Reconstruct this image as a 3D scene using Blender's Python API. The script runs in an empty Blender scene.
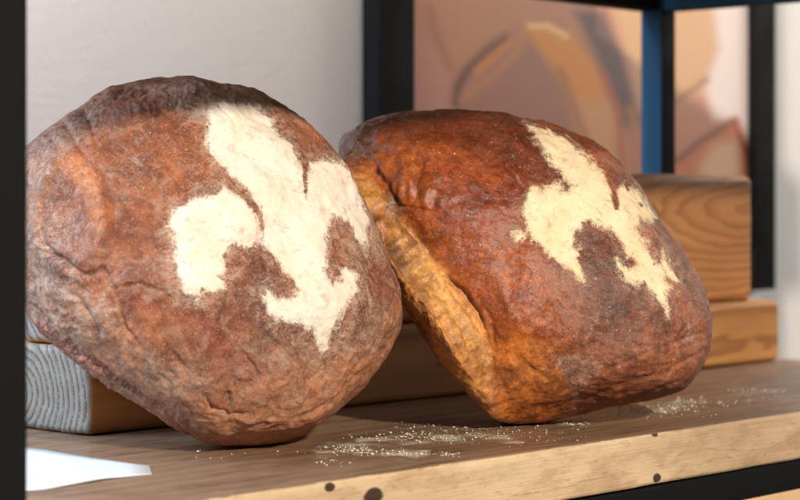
import bpy, math, random
import numpy as np
from mathutils import Vector

# ------------------------------------------------------------------ basics
scn = bpy.context.scene
col = scn.collection
F = 2000.0          # focal length in photo pixels (800 px wide photo)
CH = 0.185          # camera height above the shelf top (metres)
HY = 200.0          # horizon row in the photo
TH = math.radians(42.5)
U = np.array([math.sin(TH), math.cos(TH), 0.0])     # along the shelf, to the right and away
V = np.array([-math.cos(TH), math.sin(TH), 0.0])    # into the shelf, to the left and away
O = np.array([-0.1142, 1.2416, 0.0])                # a point on the shelf's front top edge
ROTZ = math.atan2(U[1], U[0])

def P(u, v, z=0.0):
    return O + U*u + V*v + np.array([0, 0, z])

def tag(o, label=None, cat=None, group=None, kind=None):
    if label: o['label'] = label
    if cat: o['category'] = cat
    if group: o['group'] = group
    if kind: o['kind'] = kind
    return o

def srgb(r, g, b):
    def f(c):
        c /= 255.0
        return c/12.92 if c <= 0.04045 else ((c+0.055)/1.055)**2.4
    return (f(r), f(g), f(b))

# ------------------------------------------------------------------ numpy noise
_rng = np.random.RandomState(7)
_perm = _rng.permutation(256).astype(np.int64); _perm = np.concatenate([_perm, _perm, _perm])
_g = _rng.normal(size=(256, 3)); _g /= np.linalg.norm(_g, axis=1)[:, None]

def perlin(p):
    pi = np.floor(p).astype(np.int64); pf = p - pi; pi &= 255
    w = pf*pf*pf*(pf*(pf*6-15)+10)
    out = np.zeros(len(p))
    for dx in (0, 1):
        wx = w[:, 0] if dx else 1-w[:, 0]
        for dy in (0, 1):
            wy = w[:, 1] if dy else 1-w[:, 1]
            for dz in (0, 1):
                wz = w[:, 2] if dz else 1-w[:, 2]
                h = _perm[_perm[_perm[(pi[:, 0]+dx) & 255]+((pi[:, 1]+dy) & 255)]+((pi[:, 2]+dz) & 255)]
                g = _g[h]
                out += wx*wy*wz*(g[:, 0]*(pf[:, 0]-dx)+g[:, 1]*(pf[:, 1]-dy)+g[:, 2]*(pf[:, 2]-dz))
    return out*1.5

def fbm(p, scale, oct=3, off=0.0, gain=0.5):
    q = p*scale+off; a = 1.0; s = np.zeros(len(p))
    for i in range(oct):
        s += a*perlin(q); q = q*2.03+17.3; a *= gain
    return s

def ridged(p, scale, oct=2, off=0.0):
    q = p*scale+off; a = 1.0; s = np.zeros(len(p))
    for i in range(oct):
        s += a*(1-np.abs(perlin(q))*2.2); q = q*2.1+9.1; a *= 0.5
    return s/1.5

def smooth(a, b, x):
    t = np.clip((x-a)/(b-a), 0, 1)
    return t*t*(3-2*t)

def segdist(pts, poly, closed):
    d = np.full(len(pts), 1e9); poly = np.array(poly, float)
    n = len(poly)
    for i in range(n if closed else n-1):
        a = poly[i]; b = poly[(i+1) % n]; ab = b-a
        t = np.clip(((pts-a)@ab)/max(ab@ab, 1e-9), 0, 1)
        q = pts-(a+t[:, None]*ab)
        d = np.minimum(d, q[:, 0]**2+q[:, 1]**2)
    return np.sqrt(d)

def sdf(pts, poly):       # positive inside
    d = segdist(pts, poly, True); poly = np.array(poly, float)
    ins = np.zeros(len(pts), bool); n = len(poly); x = pts[:, 0]; y = pts[:, 1]
    for i in range(n):
        x1, y1 = poly[i]; x2, y2 = poly[(i+1) % n]
        if y1 == y2: continue
        c = ((y1 > y) != (y2 > y)) & (x < (x2-x1)*(y-y1)/(y2-y1)+x1)
        ins ^= c
    return np.where(ins, d, -d)

# ------------------------------------------------------------------ mesh helpers
def mesh_obj(name, verts, faces, mat, parent=None, smooth_=True, loc=None, rotz=0.0):
    me = bpy.data.meshes.new(name)
    verts = np.asarray(verts, np.float32); faces = np.asarray(faces)
    me.vertices.add(len(verts)); me.vertices.foreach_set('co', verts.ravel())
    k = faces.shape[1]
    me.loops.add(len(faces)*k); me.loops.foreach_set('vertex_index', faces.ravel().astype(np.int32))
    me.polygons.add(len(faces)); me.polygons.foreach_set('loop_start', (np.arange(len(faces))*k).astype(np.int32))
    me.update(calc_edges=True)
    if smooth_: me.polygons.foreach_set('use_smooth', np.ones(len(faces), bool))
    for m in (mat if isinstance(mat, (list, tuple)) else [mat]): me.materials.append(m)
    me.validate()
    o = bpy.data.objects.new(name, me); col.objects.link(o)
    if loc is not None: o.location = Vector([float(c) for c in loc])
    o.rotation_euler = (0, 0, rotz)
    if parent: o.parent = parent
    return o

def fattr(o, name, data):
    a = o.data.attributes.new(name, 'FLOAT', 'POINT'); a.data.foreach_set('value', np.asarray(data, np.float32))

def cattr(o, name, rgb):
    a = o.data.attributes.new(name, 'FLOAT_COLOR', 'POINT')
    c = np.ones((len(rgb), 4), np.float32); c[:, :3] = rgb
    a.data.foreach_set('color', c.ravel())

def axis_samples(l, r, n):
    h = l/2
    if n <= 0: n = 1
    e = np.linspace(0, r, 5)
    mid = np.linspace(-h+r, h-r, n+1)
    return np.unique(np.round(np.concatenate([-h+e, mid, h-e]), 7))

def rbox_data(lx, ly, lz, r, nx=1, ny=1, nz=1):
    """rounded box, centre at the origin, as welded grid"""
    xs, ys, zs = axis_samples(lx, r, nx), axis_samples(ly, r, ny), axis_samples(lz, r, nz)
    vid = {}; V_ = []; Fc = []
    def grid(A, B, fn, flip):
        ids = np.empty((len(A), len(B)), int)
        for i, a in enumerate(A):
            for j, b in enumerate(B):
                p = fn(a, b); k = vid.get(p)
                if k is None:
                    k = len(V_); vid[p] = k; V_.append(p)
                ids[i, j] = k
        q = np.stack([ids[:-1, :-1], ids[1:, :-1], ids[1:, 1:], ids[:-1, 1:]], -1).reshape(-1, 4)
        if flip: q = q[:, ::-1]
        Fc.append(q)
    hx, hy, hz = xs[-1], ys[-1], zs[-1]
    grid(xs, ys, lambda a, b: (a, b, hz), False); grid(xs, ys, lambda a, b: (a, b, -hz), True)
    grid(ys, zs, lambda a, b: (hx, a, b), False); grid(ys, zs, lambda a, b: (-hx, a, b), True)
    grid(zs, xs, lambda a, b: (b, hy, a), False); grid(zs, xs, lambda a, b: (b, -hy, a), True)
    v = np.array(V_); f = np.concatenate(Fc)
    h = np.array([lx/2-r, ly/2-r, lz/2-r])
    c = np.clip(v, -h, h); d = v-c; n = np.linalg.norm(d, axis=1)
    m = n > 1e-9
    v[m] = c[m]+d[m]/n[m][:, None]*r
    nrm = d.copy(); nrm[m] /= n[m][:, None]
    return v, f, nrm

def rbox(name, u0, u1, v0, v1, z0, z1, r, mat, parent=None, n=(1, 1, 1), disp=None, smooth_=True):
    v, f, nrm = rbox_data(u1-u0, v1-v0, z1-z0, r, *n)
    if disp: v = disp(v, nrm)
    c = P((u0+u1)/2, (v0+v1)/2, (z0+z1)/2)
    if parent is not None: c = c-np.array(parent.location)
    return mesh_obj(name, v, f, mat, parent, smooth_, c, ROTZ)

# ------------------------------------------------------------------ material helper
class Mat:
    def __init__(s, name):
        s.m = bpy.data.materials.new(name); s.m.use_nodes = True
        s.t = s.m.node_tree; s.b = s.t.nodes['Principled BSDF']
    def n(s, typ, **kw):
        nd = s.t.nodes.new(typ)
        for k, v in kw.items():
            if k.startswith('_'): setattr(nd, k[1:], v)
            else: s.set(nd.inputs[k.replace('__', ' ')], v)
        return nd
    def set(s, inp, v):
        if hasattr(v, 'outputs'): v = v.outputs[0]
        if isinstance(v, bpy.types.NodeSocket): s.t.links.new(v, inp)
        else:
            if isinstance(v, tuple) and len(v) == 3 and inp.type == 'RGBA': v = (*v, 1)
            inp.default_value = v
    def math(s, op, a, b=0.0, c=None, clamp=False):
        nd = s.t.nodes.new('ShaderNodeMath'); nd.operation = op; nd.use_clamp = clamp
        s.set(nd.inputs[0], a); s.set(nd.inputs[1], b)
        if c is not None: s.set(nd.inputs[2], c)
        return nd.outputs[0]
    def ss(s, a, b, x):
        nd = s.t.nodes.new('ShaderNodeMapRange'); nd.interpolation_type = 'SMOOTHSTEP'
        s.set(nd.inputs['Value'], x); s.set(nd.inputs['From Min'], a); s.set(nd.inputs['From Max'], b)
        return nd.outputs['Result']
    def mix(s, f, a, b, blend='MIX'):
        nd = s.t.nodes.new('ShaderNodeMix'); nd.data_type = 'RGBA'; nd.blend_type = blend
        s.set(nd.inputs[0], f); s.set(nd.inputs[6], a); s.set(nd.inputs[7], b)
        return nd.outputs[2]
    def coord(s, scale=(1, 1, 1), loc=(0, 0, 0), rot=(0, 0, 0)):
        tc = s.t.nodes.new('ShaderNodeTexCoord'); mp = s.t.nodes.new('ShaderNodeMapping')
        s.t.links.new(tc.outputs['Object'], mp.inputs[0])
        mp.inputs['Scale'].default_value = scale; mp.inputs['Location'].default_value = loc
        mp.inputs['Rotation'].default_value = rot
        return mp.outputs[0]
    def noise(s, vec, scale, detail=3.0, rough=0.5, dist=0.0):
        nd = s.n('ShaderNodeTexNoise', Scale=scale, Detail=detail, Roughness=rough, Distortion=dist)
        s.set(nd.inputs['Vector'], vec); return nd.outputs['Fac']
    def attr(s, name, out='Fac'):
        nd = s.t.nodes.new('ShaderNodeAttribute'); nd.attribute_name = name
        return nd.outputs[out]
    def bump(s, h, dist, strength=1.0, prev=None):
        nd = s.n('ShaderNodeBump', Strength=strength, Distance=dist, Height=h)
        if prev is not None: s.set(nd.inputs['Normal'], prev)
        return nd.outputs[0]
    def out(s, color=None, rough=None, normal=None, spec=None):
        if color is not None: s.set(s.b.inputs['Base Color'], color)
        if rough is not None: s.set(s.b.inputs['Roughness'], rough)
        if normal is not None: s.set(s.b.inputs['Normal'], normal)
        if spec is not None: s.set(s.b.inputs['Specular IOR Level'], spec)
        return s.m

# ------------------------------------------------------------------ materials
def metal_mat(name, c, rough=0.45, spec=0.5):
    M = Mat(name); co = M.coord()
    n = M.noise(co, 900, 2); s = M.noise(co, 14, 4)
    return M.out(M.mix(s, tuple(x*0.8 for x in c), tuple(x*1.2 for x in c)), M.ss(0.1, 0.9, M.math('MULTIPLY_ADD', s, 0.3, rough)),
                 M.bump(n, 0.0003, 0.5), spec)
black = metal_mat('black_powder_coat', (0.0045, 0.0042, 0.0045), 0.5, 0.16)
blue_side = metal_mat('blue_side_face', srgb(24, 76, 106), 0.45, 0.4)  # blue, set only on the left-end faces of rear post and side rail

def wood_mat(name, light, dark, pith=(0.0, 0.0), ring=0.005, tilt=(0.0, 0.0), warp=0.004, knots=(), rough=0.6,
             contrast=0.8, sat_var=0.12, bump=0.0004, grey_end=None, lines=1.0, flour=False, patina=0.0, kdark=0.97):
    """solid wood: growth rings round a pith axis that runs along local x"""
    M = Mat(name); tc = M.t.nodes.new('ShaderNodeTexCoord')
    sep = M.t.nodes.new('ShaderNodeSeparateXYZ'); M.t.links.new(tc.outputs['Object'], sep.inputs[0])
    x, y, z = sep.outputs
    wv = M.coord((2.5, 9, 9)); w = M.noise(wv, 1.6, 3.0)
    y2 = M.math('SUBTRACT', M.math('SUBTRACT', y, pith[0]), M.math('MULTIPLY', x, tilt[0]))
    z2 = M.math('SUBTRACT', M.math('SUBTRACT', z, pith[1]), M.math('MULTIPLY', x, tilt[1]))
    r = M.math('SQRT', M.math('ADD', M.math('MULTIPLY', y2, y2), M.math('MULTIPLY', z2, z2)))
    r = M.math('ADD', r, M.math('MULTIPLY', M.math('SUBTRACT', w, 0.5), warp*8))
    r = M.math('ADD', r, M.math('MULTIPLY', M.math('SUBTRACT', M.noise(M.coord((12, 60, 60)), 1.5, 2.0), 0.5), warp*1.2))
    kmask = None
    for (kx, ky, kz, kr) in knots:
        vd = M.n('ShaderNodeVectorMath', _operation='DISTANCE'); 
        mp = M.n('ShaderNodeMapping'); M.t.links.new(tc.outputs['Object'], mp.inputs[0])
        mp.inputs['Location'].default_value = (-kx*0.6, -ky, -kz); mp.inputs['Scale'].default_value = (0.6, 1, 1)
        M.t.links.new(mp.outputs[0], vd.inputs[0]); vd.inputs[1].default_value = (0, 0, 0)
        d = vd.outputs['Value']
        infl = M.math('EXPONENT', M.math('MULTIPLY', M.math('DIVIDE', d, kr*3.0), -1.0))
        r = M.math('ADD', r, M.math('MULTIPLY', infl, kr*2.2))
        dn = M.math('ADD', d, M.math('MULTIPLY', M.math('SUBTRACT', M.noise(tc.outputs['Object'], 90, 2), 0.5), kr*0.5))
        k = M.ss(kr*1.05, kr*0.75, dn)
        kmask = k if kmask is None else M.math('MAXIMUM', kmask, k)
    ph = M.math('FRACT', M.math('DIVIDE', r, ring))
    late = M.math('MULTIPLY', M.ss(0.25, 0.92, ph), M.ss(1.0, 0.93, ph))
    fib = M.noise(M.coord((14, 700, 700)), 1.0, 3.0)
    fib2 = M.noise(M.coord((3, 110, 110)), 1.0, 4.0)
    big = M.noise(M.coord((3, 8, 8)), 1.0, 3.0)
    f = M.math('MULTIPLY', late, contrast)
    f = M.math('ADD', f, M.math('MULTIPLY', M.math('SUBTRACT', fib2, 0.5), 0.9*lines))
    f = M.math('ADD', f, M.math('MULTIPLY', M.math('SUBTRACT', fib, 0.5), 0.5*lines), clamp=True)
    c = M.mix(f, light, dark)
    c = M.mix(M.ss(0.35, 0.7, big), c, M.mix(0.5, c, tuple(v*(1-sat_var*2) for v in dark)))
    if patina:      # uneven old varnish, scuffs and saw marks
        pn_ = M.noise(M.coord((5, 14, 14)), 3.0, 5, 0.65)
        c = M.mix(M.math('MULTIPLY', M.ss(0.50, 0.62, pn_), patina*0.55), c, tuple(v*f_ for v, f_ in zip(dark, (0.85, 0.78, 0.7))))
        c = M.mix(M.math('MULTIPLY', M.ss(0.47, 0.36, pn_), patina*0.6), c, tuple(min(1, v*f_) for v, f_ in zip(light, (1.02, 1.08, 1.2))))
        fn_ = M.noise(M.coord((60, 300, 300)), 1.0, 5, 0.7)
        c = M.mix(M.math('MULTIPLY', M.ss(0.56, 0.68, fn_), 0.4), c, tuple(v*0.6 for v in dark))
    if kmask is not None:
        c = M.mix(M.math('MULTIPLY', kmask, kdark), c, (0.035, 0.017, 0.009))
    if grey_end is not None:         # weathered, chalky end grain (local -x face)
        geo = M.t.nodes.new('ShaderNodeNewGeometry')
        g = M.ss(grey_end[1]+0.006, grey_end[1]+0.001, M.math('ADD', x, M.math('MULTIPLY', M.math('SUBTRACT', M.noise(M.coord((1, 1, 1)), 160, 3), 0.5), 0.008)))
        crk = M.noise(M.coord((1, 1, 1)), 420, 4, 0.7)
        gc = M.mix(M.math('MULTIPLY', M.math('MULTIPLY', late, M.ss(0.3, 0.55, crk)), 0.95), grey_end[0], srgb(96, 72, 56))
        gc = M.mix(M.math('MULTIPLY', M.ss(0.55, 0.7, M.noise(M.coord((1, 1, 1)), 70, 4)), 0.35), gc, tuple(v*0.55 for v in grey_end[0]))
        c = M.mix(g, c, gc)
    h = M.math('ADD', M.math('MULTIPLY', late, -0.5), M.math('MULTIPLY', fib, 0.6))
    h = M.math('ADD', h, M.math('MULTIPLY', fib2, 0.8))
    rr = M.math('MULTIPLY_ADD', fib2, 0.25, rough-0.12)
    if flour:
        fl = M.attr('flour'); no = M.noise(M.coord((1, 1, 1)), 420, 5, 0.75)
        no2 = M.noise(M.coord((1, 2.5, 1)), 60, 4, 0.6)
        t = M.math('ADD', fl, M.math('MULTIPLY', M.math('SUBTRACT', no, 0.5), 1.5))
        t = M.math('ADD', t, M.math('MULTIPLY', M.math('SUBTRACT', no2, 0.5), 1.6))
        fm = M.math('MULTIPLY', M.ss(0.35, 1.35, t), 0.75)
        fm = M.math('MULTIPLY', fm, M.ss(0.02, 0.12, fl))
        c = M.mix(fm, c, (0.62, 0.55, 0.45)); rr = M.math('MAXIMUM', rr, fm)
        h = M.math('ADD', h, M.math('MULTIPLY', fm, 0.7))
    return M.out(c, rr, M.bump(h, bump, 0.8), 0.35)

# ------------------------------------------------------------------ the bakery rack
rack = bpy.data.objects.new('shelf_rack', None); col.objects.link(rack)
rack.location = Vector([float(c) for c in P(0.5, 0.25, -0.9)])
tag(rack, 'black metal rack whose thick wooden shelf carries the two loaves and the beams', 'shelf rack')

SU0, SU1 = -0.143, 1.18
def plank_disp(v, n):
    q = v*np.array([2.0, 30, 60])
    d = fbm(q, 1.0, 3)*0.0006 + fbm(v, 6.0, 2, 4.0)*0.0016
    d2 = fbm(v*np.array([9.0, 1, 25]), 2.0, 3, 9.0)*0.0013
    front = smooth(-0.235, -0.25, v[:, 1])[:, None]*np.array([[0, -1, 0]])
    return v+n*(d*0.6)[:, None]*0.8+front*d2[:, None]

# plank top: brown and dull, front edge: pale raw pine
plank_top = wood_mat('worn_brown_shelf_wood', srgb(146, 114, 88), srgb(76, 54, 38), pith=(0.1, -0.35), ring=0.011, warp=0.004,
                     rough=0.40, contrast=0.30, lines=1.3, patina=0.6, bump=0.0005, flour=True)
kn = []
cu = (SU0+SU1)/2; cv = 0.25
def plank_knot(px, py, r):        # where a knot seen in the edge sits along the plank
    # intersect pixel ray with the plane v = 0
    k = (px-400)/F
    A = U[0]-k*U[1]; t = (k*O[1]-O[0])/A
    Y = O[1]+U[1]*t; z = CH-(py-HY)*Y/F
    return (t-cu, -cv, z+0.0205, r)
kn = [plank_knot(330, 487, 0.0032), plank_knot(373, 496, 0.0065), plank_knot(655, 433, 0.0032), plank_knot(657, 478, 0.0038)]
plank_edge = wood_mat('pale_pine_edge', srgb(206, 178, 142), srgb(160, 124, 90), pith=(-0.31, -0.02), ring=0.016, warp=0.004, tilt=(0, 0.015),
                      rough=0.6, contrast=0.22, lines=1.0, bump=0.0010, knots=kn, patina=0.6)
shelf = rbox('shelf_plank', SU0, SU1, 0.0, 0.5, -0.041, 0.0, 0.0035, [plank_top, plank_edge], rack, (420, 150, 10), plank_disp)
me = shelf.data
nm = np.zeros(len(me.polygons)*3, np.float32); me.polygons.foreach_get('normal', nm); nm = nm.reshape(-1, 3)
me.polygons.foreach_set('material_index', (nm[:, 1] < -0.55).astype(np.int32))
cd = np.zeros(len(me.vertices)*3, np.float32); me.vertices.foreach_get('co', cd); cd = cd.reshape(-1, 3).astype(float)
uu, vv, zz = cd[:, 0]+cu, cd[:, 1]+cv, cd[:, 2]
W = O[None]+U[None]*uu[:, None]+V[None]*vv[:, None]
sp = np.stack([400+F*W[:, 0]/W[:, 1], HY+F*CH/W[:, 1]], 1)      # where each shelf point falls in the photo
fl = np.zeros(len(cd))
for pl, w, a in [([(318, 452), (345, 447), (400, 455), (425, 453)], 7, 1.25), ([(360, 441), (420, 440), (470, 436), (520, 440)], 6, 1.15),
                 ([(440, 452), (455, 452)], 4, 0.6),
                 ([(350, 435), (400, 430), (440, 426)], 3, 0.45), ([(560, 424), (590, 421)], 3, 0.8), ([(600, 417), (650, 411), (705, 403)], 6, 0.75),
                 ([(650, 405), (690, 399)], 5, 0.6), ([(735, 392), (775, 391)], 3, 0.6), ([(715, 402), (800, 396)], 3, 0.35), ([(455, 425), (560, 430)], 6, 0.45),
                 ([(180, 449), (300, 452)], 4, 0.25), ([(100, 470), (330, 462)], 8, 0.15)]:
    d = segdist(sp*np.array([1, 1.0]), pl, False)
    fl = np.maximum(fl, a*np.exp(-(d/w)**2))
fl = fl*(0.7+1.0*fbm(W, 38, 4, 3.0))+0.16*smooth(470, 405, sp[:, 1]); fl *= (zz > 0.015)
fattr(shelf, 'flour', fl)

# frame under and over the plank
rbox('front_rail', SU0, SU1, 0.001, 0.031, -0.067, -0.0425, 0.002, black, rack)
rbox('back_rail', SU0, SU1-0.04, 0.467, 0.497, -0.075, -0.0425, 0.002, black, rack)
fasc = wood_mat('pale_pine_board', srgb(236, 202, 160), srgb(205, 160, 112), pith=(-0.1, 0.1), ring=0.012, contrast=0.25, lines=0.5)
rbox('lower_board', SU0, SU1, 0.004, 0.026, -0.235, -0.0685, 0.002, fasc, rack, (20, 1, 8))

def post(u0, v0, two=False):
    o = rbox('post', u0, u0+0.03, v0, v0+0.03, -0.9, 0.70, 0.0015, [black, blue_side] if two else black, rack)
    if two:
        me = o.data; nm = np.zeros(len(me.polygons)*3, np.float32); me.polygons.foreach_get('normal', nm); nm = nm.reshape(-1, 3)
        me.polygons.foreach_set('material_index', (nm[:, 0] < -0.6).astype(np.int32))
    return o
post(-0.1745, -0.001); post(SU1+0.001, 0.0); post(-0.1815, 0.503)
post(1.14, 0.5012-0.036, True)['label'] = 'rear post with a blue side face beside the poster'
ZR = 0.412
def rail(name, u0, u1, v0, v1, z0, z1, two=False):
    o = rbox(name, u0, u1, v0, v1, z0, z1, 0.0015, [black, blue_side] if two else black, rack)
    if two:
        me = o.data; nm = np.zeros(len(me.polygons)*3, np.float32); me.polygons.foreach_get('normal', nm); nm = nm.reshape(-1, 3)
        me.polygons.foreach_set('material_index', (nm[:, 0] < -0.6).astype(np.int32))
rail('upper_back_rail', -0.14, 1.138, 0.466, 0.494, ZR, ZR+0.03)
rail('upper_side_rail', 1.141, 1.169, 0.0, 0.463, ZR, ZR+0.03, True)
rail('upper_front_rail', -0.14, 1.138, 0.002, 0.03, ZR+0.002, ZR+0.03)
rbox('unseen_shade_strip', -0.14, 1.138, -0.132, -0.12, 0.364, ZR+0.07, 0.001, black, rack)  # strip added out of view to shade the top of the left loaf
rbox('upper_shelf_board', -0.14, 1.138, -0.119, 0.463, ZR+0.0315, ZR+0.07, 0.002, plank_edge, rack, (20, 4, 2))

rbox('unseen_shade_board', -0.14, 1.138, 0.440, 0.462, ZR+0.071, 0.80, 0.002, plank_edge, rack, (4, 1, 4))  # unseen board added to keep the key light off the wall

# ------------------------------------------------------------------ wooden beams that the loaves lean on
def worn(amp, wane):
    def f(v, n):
        q = v*np.array([6.0, 40, 40])
        d = fbm(q, 1.0, 3)*amp
        # the top front arris is chipped and rounded off unevenly
        e = smooth(0.0, 1.0, n[:, 2])*smooth(0.0, 1.0, -n[:, 1])
        d -= e*(0.0025+0.003*np.abs(fbm(v*np.array([14., 1, 1]), 1.0, 2, 3.0)))
        # corner by the left end
        cx = v[:, 0].min(); hz = v[:, 2].max(); hy = v[:, 1].min()
        c = np.maximum(0, (v[:, 2]-hz)+wane*1.0 + (hy-v[:, 1])*0.55*1.0+0.0)
        k = smooth(0.10, 0.0, v[:, 0]-cx)
        c = np.where(c > 0, c, 0)*k
        v2 = v+n*d[:, None]
        v2[:, 2] -= c*0.75; v2[:, 1] += c*0.25
        chip = fbm(v, 90, 3, 5.0)*0.0011
        endm = (n[:, 0] < -0.5)
        v2[:, 0] -= endm*chip
        return v2
    return f
B0 = 0.148
low_mat = wood_mat('weathered_beam_wood', srgb(204, 146, 84), srgb(142, 90, 46), pith=(0.024, -0.006), ring=0.0066, warp=0.0014,
                   tilt=(0.01, 0.0), contrast=0.8, rough=0.65, grey_end=(srgb(150, 145, 134), -(1.156-B0)/2), bump=0.0004)
up_mat = wood_mat('smooth_beam_wood', srgb(198, 138, 80), srgb(146, 92, 46), pith=(-0.06, 0.01), ring=0.009, warp=0.004,
                  tilt=(0.03, 0.05), contrast=0.75, rough=0.55, grey_end=(srgb(160, 158, 152), -(1.135-B0)/2), bump=0.0004,
                  knots=((0.285, -0.035, 0.026, 0.015),), kdark=0.55)
beam_low = rbox('wooden_beam', B0, 1.156, 0.311, 0.451, 0.0008, 0.0695, 0.006, low_mat, None, (160, 24, 14), worn(0.0007, 0.008))
tag(beam_low, 'flat wooden beam lying on the shelf behind the loaves, grey ringed end at left', 'beam', 'beams behind the loaves')
beam_up = rbox('wooden_beam', B0+0.001, 1.135, 0.333, 0.403, 0.0699, 0.2130, 0.008, up_mat, None, (160, 12, 24), worn(0.0006, 0.0))
tag(beam_up, 'tall brown wooden beam on edge, stacked on top of the flat beam', 'beam', 'beams behind the loaves')

# ------------------------------------------------------------------ loaves
def px_of(p):
    return np.stack([400+F*p[:, 0]/p[:, 1], HY+F*(CH-p[:, 2])/p[:, 1]], 1)

def resample_outline(outline, c, rag_at, nb=720):
    o = np.array(outline, float)
    # closed catmull-rom for a soft outline
    pts = []; n = len(o)
    for i in range(n):
        p0, p1, p2, p3 = o[i-1], o[i], o[(i+1) % n], o[(i+2) % n]
        for t in np.linspace(0, 1, 14, endpoint=False):
            pts.append(0.5*((2*p1)+(-p0+p2)*t+(2*p0-5*p1+4*p2-p3)*t*t+(-p0+3*p1-3*p2+p3)*t**3))
    pts = np.array(pts); d = pts-c
    a = np.arctan2(d[:, 1], d[:, 0]); r = np.hypot(d[:, 0], d[:, 1])
    s = np.argsort(a); a = a[s]; r = r[s]
    a = np.concatenate([a-2*np.pi, a, a+2*np.pi]); r = np.concatenate([r, r, r])
    th = np.linspace(-np.pi, np.pi, nb, endpoint=False)
    R_ = np.interp(th, a, r)
    cc = np.stack([np.cos(th), np.sin(th), np.full(nb, c[0]*0.01)], 1)
    rag = np.exp(-((th-rag_at)/0.45)**2)
    R_ = R_+perlin(cc*9)*1.2+perlin(cc*24)*0.7+rag*(np.abs(perlin(cc*30))*3.0+perlin(cc*70)*1.0)
    return th, R_

def build_loaf(name, outline, cpx, R, H, Bk, tau, yaw, seed, v_contact, strokes, area_fn, mat, nr=330, ns=900, back_n=3.2, rag_at=9.0, swell=None):
    cpx = np.array(cpx, float)
    az = TH-math.pi/2+yaw          # loaf axis azimuth: towards -V (out of the shelf)
    a_h = np.array([math.cos(az), math.sin(az), 0.0])
    # directions on the unit sphere, pole towards the camera
    phi = np.linspace(0, np.pi, nr+1)[1:-1]; th = np.linspace(-np.pi, np.pi, ns, endpoint=False)
    PH, THH = np.meshgrid(phi, th, indexing='ij')
    d = np.stack([np.sin(PH)*np.cos(THH), -np.cos(PH), -np.sin(PH)*np.sin(THH)], -1).reshape(-1, 3)
    d = np.concatenate([d, [[0, -1, 0], [0, 1, 0]]])
    ax = a_h*math.cos(tau)+np.array([0, 0, math.sin(tau)])
    q = d@ax; p = np.sqrt(np.maximum(0, 1-q*q))
    front = q > 0
    rho = np.where(front, ((p/R)**2.25+(np.abs(q)/H)**2.25)**(-1/2.25), ((p/R)**back_n+(np.abs(q)/Bk)**back_n)**(-1/back_n))
    loc = d*rho[:, None]
    lump = fbm(d, 2.0, 2, seed)*0.0045
    loc = loc+d*lump[:, None]
    thb, Rt = resample_outline(outline, cpx, rag_at)
    def place(Y):
        C = np.array([(cpx[0]-400)/F*Y, Y, CH-(cpx[1]-HY)/F*Y])
        w = C+loc; s = px_of(w)-cpx
        an = np.arctan2(s[:, 1], s[:, 0]); rr = np.hypot(s[:, 0], s[:, 1])
        b = ((an+np.pi)/(2*np.pi)*360).astype(int) % 360
        Rm = np.zeros(360); np.maximum.at(Rm, b, rr)
        k = np.ones(3)/3; Rm = np.convolve(np.concatenate([Rm[-8:], Rm, Rm[:8]]), k, 'same')[8:-8]
        ang = (np.arange(360)+0.5)/360*2*np.pi-np.pi
        rm = np.interp(an, np.concatenate([[ang[-1]-2*np.pi], ang, [ang[0]+2*np.pi]]), np.concatenate([[Rm[-1]], Rm, [Rm[0]]]))
        rt = np.interp(an, np.concatenate([thb, [np.pi]]), np.concatenate([Rt, [Rt[0]]]))
        sc = rt/rm
        s2 = cpx+s*sc[:, None]
        w[:, 0] = (s2[:, 0]-400)/F*w[:, 1]; w[:, 2] = CH-(s2[:, 1]-HY)/F*w[:, 1]
        return w, C
    lo, hi = 1.3, 2.2
    for _ in range(24):
        mid = (lo+hi)/2
        w, C = place(mid)
        if w[:, 2].min() > -0.0012: lo = mid
        else: hi = mid
    w, C = place(lo)
    if swell is not None:      # a belly that fills out on one side, under the torn ledge
        poly, reach, amt = swell
        k = smooth(0, reach, sdf(px_of(w), poly))*smooth(0.8, -0.05, d[:, 1])*amt
        vw = w-np.array([0, 0, CH]); vw /= np.linalg.norm(vw, axis=1)[:, None]
        w = w-vw*k[:, None]
    # faces
    idx = np.arange((nr-1)*ns).reshape(nr-1, ns); nx = np.roll(idx, -1, axis=1)
    f = np.stack([idx[:-1], idx[1:], nx[1:], nx[:-1]], -1).reshape(-1, 4)
    top = (nr-1)*ns; bot = top+1
    # pole rings closed by collapsed quads -> use tiny quads with pairs
    cap = []
    for j in range(0, ns, 2):
        cap.append((top, idx[0, j], idx[0, (j+1) % ns], idx[0, (j+2) % ns]))
        cap.append((bot, idx[-1, (j+2) % ns], idx[-1, (j+1) % ns], idx[-1, j]))
    f = np.concatenate([f, np.array(cap)])[:, ::-1]
    # normals
    def normals(w):
        g = w[:top].reshape(nr-1, ns, 3)
        du = np.gradient(g, axis=0); dv = np.roll(g, -1, 1)-np.roll(g, 1, 1)
        n = np.cross(dv, du).reshape(-1, 3); n /= np.linalg.norm(n, axis=1)[:, None]+1e-12
        n = np.concatenate([n, [[0, -1, 0], [0, 1, 0]]])
        return n
    n = normals(w)
    if (n*d).sum() < 0: n = -n
    spx = px_of(w)
    view = w-np.array([0, 0, CH]); view /= np.linalg.norm(view, axis=1)[:, None]
    facing = smooth(-0.02, 0.06, -(n*view).sum(1))
    L = w-C
    info = dict(px=spx, face=facing, L=L, d=d, n=n, R=R)
    rim = np.clip((-(n*view).sum(1))/0.25, 0.15, 1)
    disp, tone, flour, dust, gloss, wrk = area_fn(info)
    for pl, wd, amp in strokes:
        dd = segdist(spx, pl, False)
        # fade towards both ends
        e0 = np.hypot(*(spx-np.array(pl[0])).T); e1 = np.hypot(*(spx-np.array(pl[-1])).T)
        fade = 0.35+0.65*np.clip(np.minimum(e0, e1)/12, 0, 1)
        wob = 1+0.5*fbm(L, 90, 2, seed+len(pl))
        disp = disp+amp*0.0010*np.exp(-(dd/(wd*wob.clip(.5, 1.6)))**2)*fade*facing
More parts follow.
